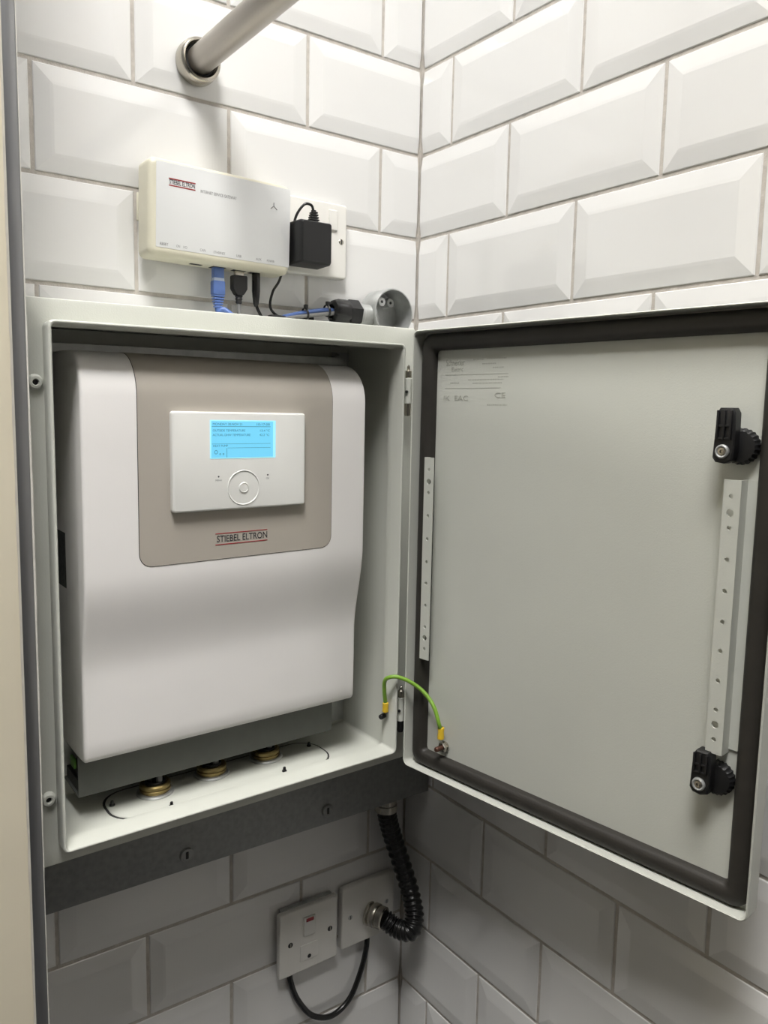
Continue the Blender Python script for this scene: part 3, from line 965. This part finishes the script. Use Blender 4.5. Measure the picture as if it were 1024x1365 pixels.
# ------------------------------------------------------------------ round conduit box on top of the enclosure, with gland
CX, CYf, CZ, CR = -.0715, -.0470, -.3075, .0288
cbx = thing('conduit_box', 'open round galvanised conduit box standing on the enclosure top', 'conduit box', (CX, -.05, EZ1))
MB().lathe([(0, 0), (CR - .002, 0), (CR, .002), (CR, .0330), (CR - .0008, .0345), (CR - .0020, .0345), (CR - .0024, .0330), (CR - .0024, .0032), (0, .0032)], (CX, CYf + .0345, CZ), (0, -1, 0), 48).obj('body', M_GALV, cbx)
MB().lathe([(.0085, 0), (.0120, 0), (.0120, .016), (.0130, .017), (.0130, .0230), (.0095, .0230), (.0085, .0220)], (CX - CR + .006, -.0320, CZ - .004), (-1, 0, 0), 32).obj('spout', M_GALV, cbx)
for an, ra, lh in ((2.5, .0200, 0), (1.15, .0150, .0130)):
    lx_, lz_ = CX + ra * math.cos(an), CZ + ra * math.sin(an)
    MB().lathe([(.0016, .0296 - lh), (.0016, .0312 - lh), (.0050, .0312 - lh), (.0056, .0300 - lh), (.0056, .003), (0, .003)], (lx_, CYf + .0345, lz_), (0, -1, 0), 20).obj('lid_lug', M_GALV, cbx)
    MB().cyl((lx_, CYf + .0040 + lh, lz_), (lx_, CYf + .0032 + lh, lz_), .0018, 12).obj('screw_hole', M_GAP, cbx)
gl = thing('cable_gland', 'black plastic hex cable gland screwed onto the round conduit box spout', 'cable gland', (-.15, -.052, EZ1))
gO = (CX - CR - .0150, -.0320, CZ - .004)
MB().lathe([(.0060, 0), (.0152, 0), (.0160, .0010), (.0160, .0150), (.0150, .0160), (.0060, .0160)], gO, (-1, 0, 0), 6).obj('hex_body', M_BLACK, gl, 20)
MB().lathe([(.0060, .0158), (.0145, .0158), (.0152, .0180), (.0150, .0290), (.0130, .0345), (.0085, .0370), (.0075, .0350), (.0060, .0260)], gO, (-1, 0, 0), 32, lambda i: 1.0 if i % 4 else .95).obj('dome_nut', M_BLACKGLOSS, gl)

# ------------------------------------------------------------------ lower wall plates
p1x0, p1x1, p1z0, p1z1 = -.2093, -.1222, -1.1470, -1.0590
t = thing('fused_switch', 'white fused spur switch with red indicator on the lower back wall', 'switch', (-.1655, -.007, p1z0))
slab(p1x0, p1x1, p1z0, p1z1, -.0115, -.0185, .0030, .0022).obj('faceplate', M_WPLAST, t)
MB().box(p1x0 + .006, p1x1 - .006, -.0120, -.0066, p1z0 + .006, p1z1 + .0015).obj('back_box', M_GALV, t)
slab(-.1745, -.1575, -1.0985, -1.0730, -.0180, -.0210, .0010, .0010).obj('rocker_switch', M_WPLAST, t)
slab(-.1715, -.1605, -1.0790, -1.0742, -.0205, -.0215, .0006, .0003).obj('neon_lens', M_REDSW, t)
slab(-.1790, -.1530, -1.1330, -1.1110, -.0180, -.0193, .0012, .0005).obj('fuse_carrier', M_WPLAST, t)
for xx, zz in ((-.1930, -1.1040), (-.1340, -1.1030)):
    MB().lathe([(0, .0006), (.0030, .0006), (.0036, 0)], (xx, -.0185, zz), (0, -1, 0), 16).obj('screw', M_BLACK, t)
    MB().box(xx - .0005, xx + .0005, -.0193, -.0189, zz - .0028, zz + .0028).obj('screw_slot', M_CHROME, t)
MB().lathe([(0, .0004), (.0024, .0004), (.0028, 0)], (-.1655, -.0193, -1.1285), (0, -1, 0), 14).obj('fuse_screw', M_BLACK, t)

p2x0, p2x1, p2z0, p2z1 = -.1135, -.0275, -1.1445, -1.0580
t2 = thing('flex_outlet_plate', 'white blank outlet plate with chrome gland in the lower tiled corner', 'outlet plate', (-.07, -.007, p2z0))
slab(p2x0, p2x1, p2z0, p2z1, -.0068, -.0155, .0030, .0022).obj('faceplate', M_WPLAST, t2)
for xx, zz in ((-.1000, -1.1020), (-.0400, -1.0995)):
    MB().lathe([(0, .0006), (.0028, .0006), (.0034, 0)], (xx, -.0155, zz), (0, -1, 0), 16).obj('screw', M_GALV, t2)
    MB().box(xx - .0005, xx + .0005, -.0163, -.0159, zz - .0026, zz + .0026).obj('screw_slot', M_GAP, t2)
gA = Vector((-.0680, -.0155, -1.1070))
gd = Vector((.42, -.88, -.05)).normalized()
MB().lathe([(0, 0), (.0165, 0), (.0168, .003), (.0160, .004), (.0138, .0045), (.0138, .0065), (.0156, .007), (.0160, .008), (.0160, .0135), (.0154, .0145), (.0138, .015), (.0138, .017), (.0150, .0175), (.0150, .0235), (.0130, .025), (0, .025)], gA + gd * -.002, gd, 28).obj('chrome_gland', M_CHROME, t2)

# flexible conduit
gE = gA + gd * .020
cpts = [(-.0560, -.0310, -.9500), (-.0520, -.0310, -.9700), (-.0430, -.0320, -1.0000), (-.0330, -.0400, -1.0380), (-.0270, -.0520, -1.0740), (-.0290, -.0640, -1.0980), (-.0400, -.0700, -1.1130), gE + gd * .016 + Vector((.004, -.002, -.008)), gE + gd * .004]
fc = thing('flexible_conduit', 'black corrugated flexible conduit from trunking down to the chrome gland', 'conduit', (-.055, -.031, -1.12))
NS = 22
MB().tube(cpts, .0128, 20, NS, lambda i: (1.0, 1.03, 1.0, .90, .86, .90)[i % 6]).obj('sheath', M_BLACKGLOSS, fc, 80)
MB().lathe([(0, 0), (.0150, 0), (.0150, .007), (.0135, .008), (.0135, .016), (.0150, .017), (.0150, .0260), (.0120, .0275), (0, .0275)], (-.0560, -.0310, -.9290), (0, 0, -1), 28).obj('chrome_fitting', M_CHROME, fc)

# loop of black flex between the two lower plates
lp = [(-.1895, -.0100, -1.1440), (-.1880, -.0100, -1.1600), (-.1780, -.0110, -1.1900), (-.1560, -.0120, -1.2220), (-.1260, -.0125, -1.2360), (-.0970, -.0120, -1.2240), (-.0780, -.0110, -1.1900), (-.0690, -.0100, -1.1600), (-.0680, -.0100, -1.1420)]
tag(MB().tube(lp, .0037, 14, 8).obj('flex_loop', M_BLACKGLOSS), 'black round flex looping between the two lower wall plates', 'cable')

# ------------------------------------------------------------------ nothing on site hangs perfectly level
for o in enc.children:
    if o.name.startswith(('door', 'hinge')):
        continue
    for q_ in [o] + list(o.children):
        for v in q_.data.vertices:
            tz = min(1, max(0, (-.356 - v.co.z) / .462))
            v.co.z += (v.co.x + .313) * (.0100 + .0090 * tz)
for o in u.children:
    for q_ in [o] + list(o.children):
        for v in q_.data.vertices:
            v.co.z += (v.co.x + .319) * min(.020, max(0, (-.43 - v.co.z) * .12))
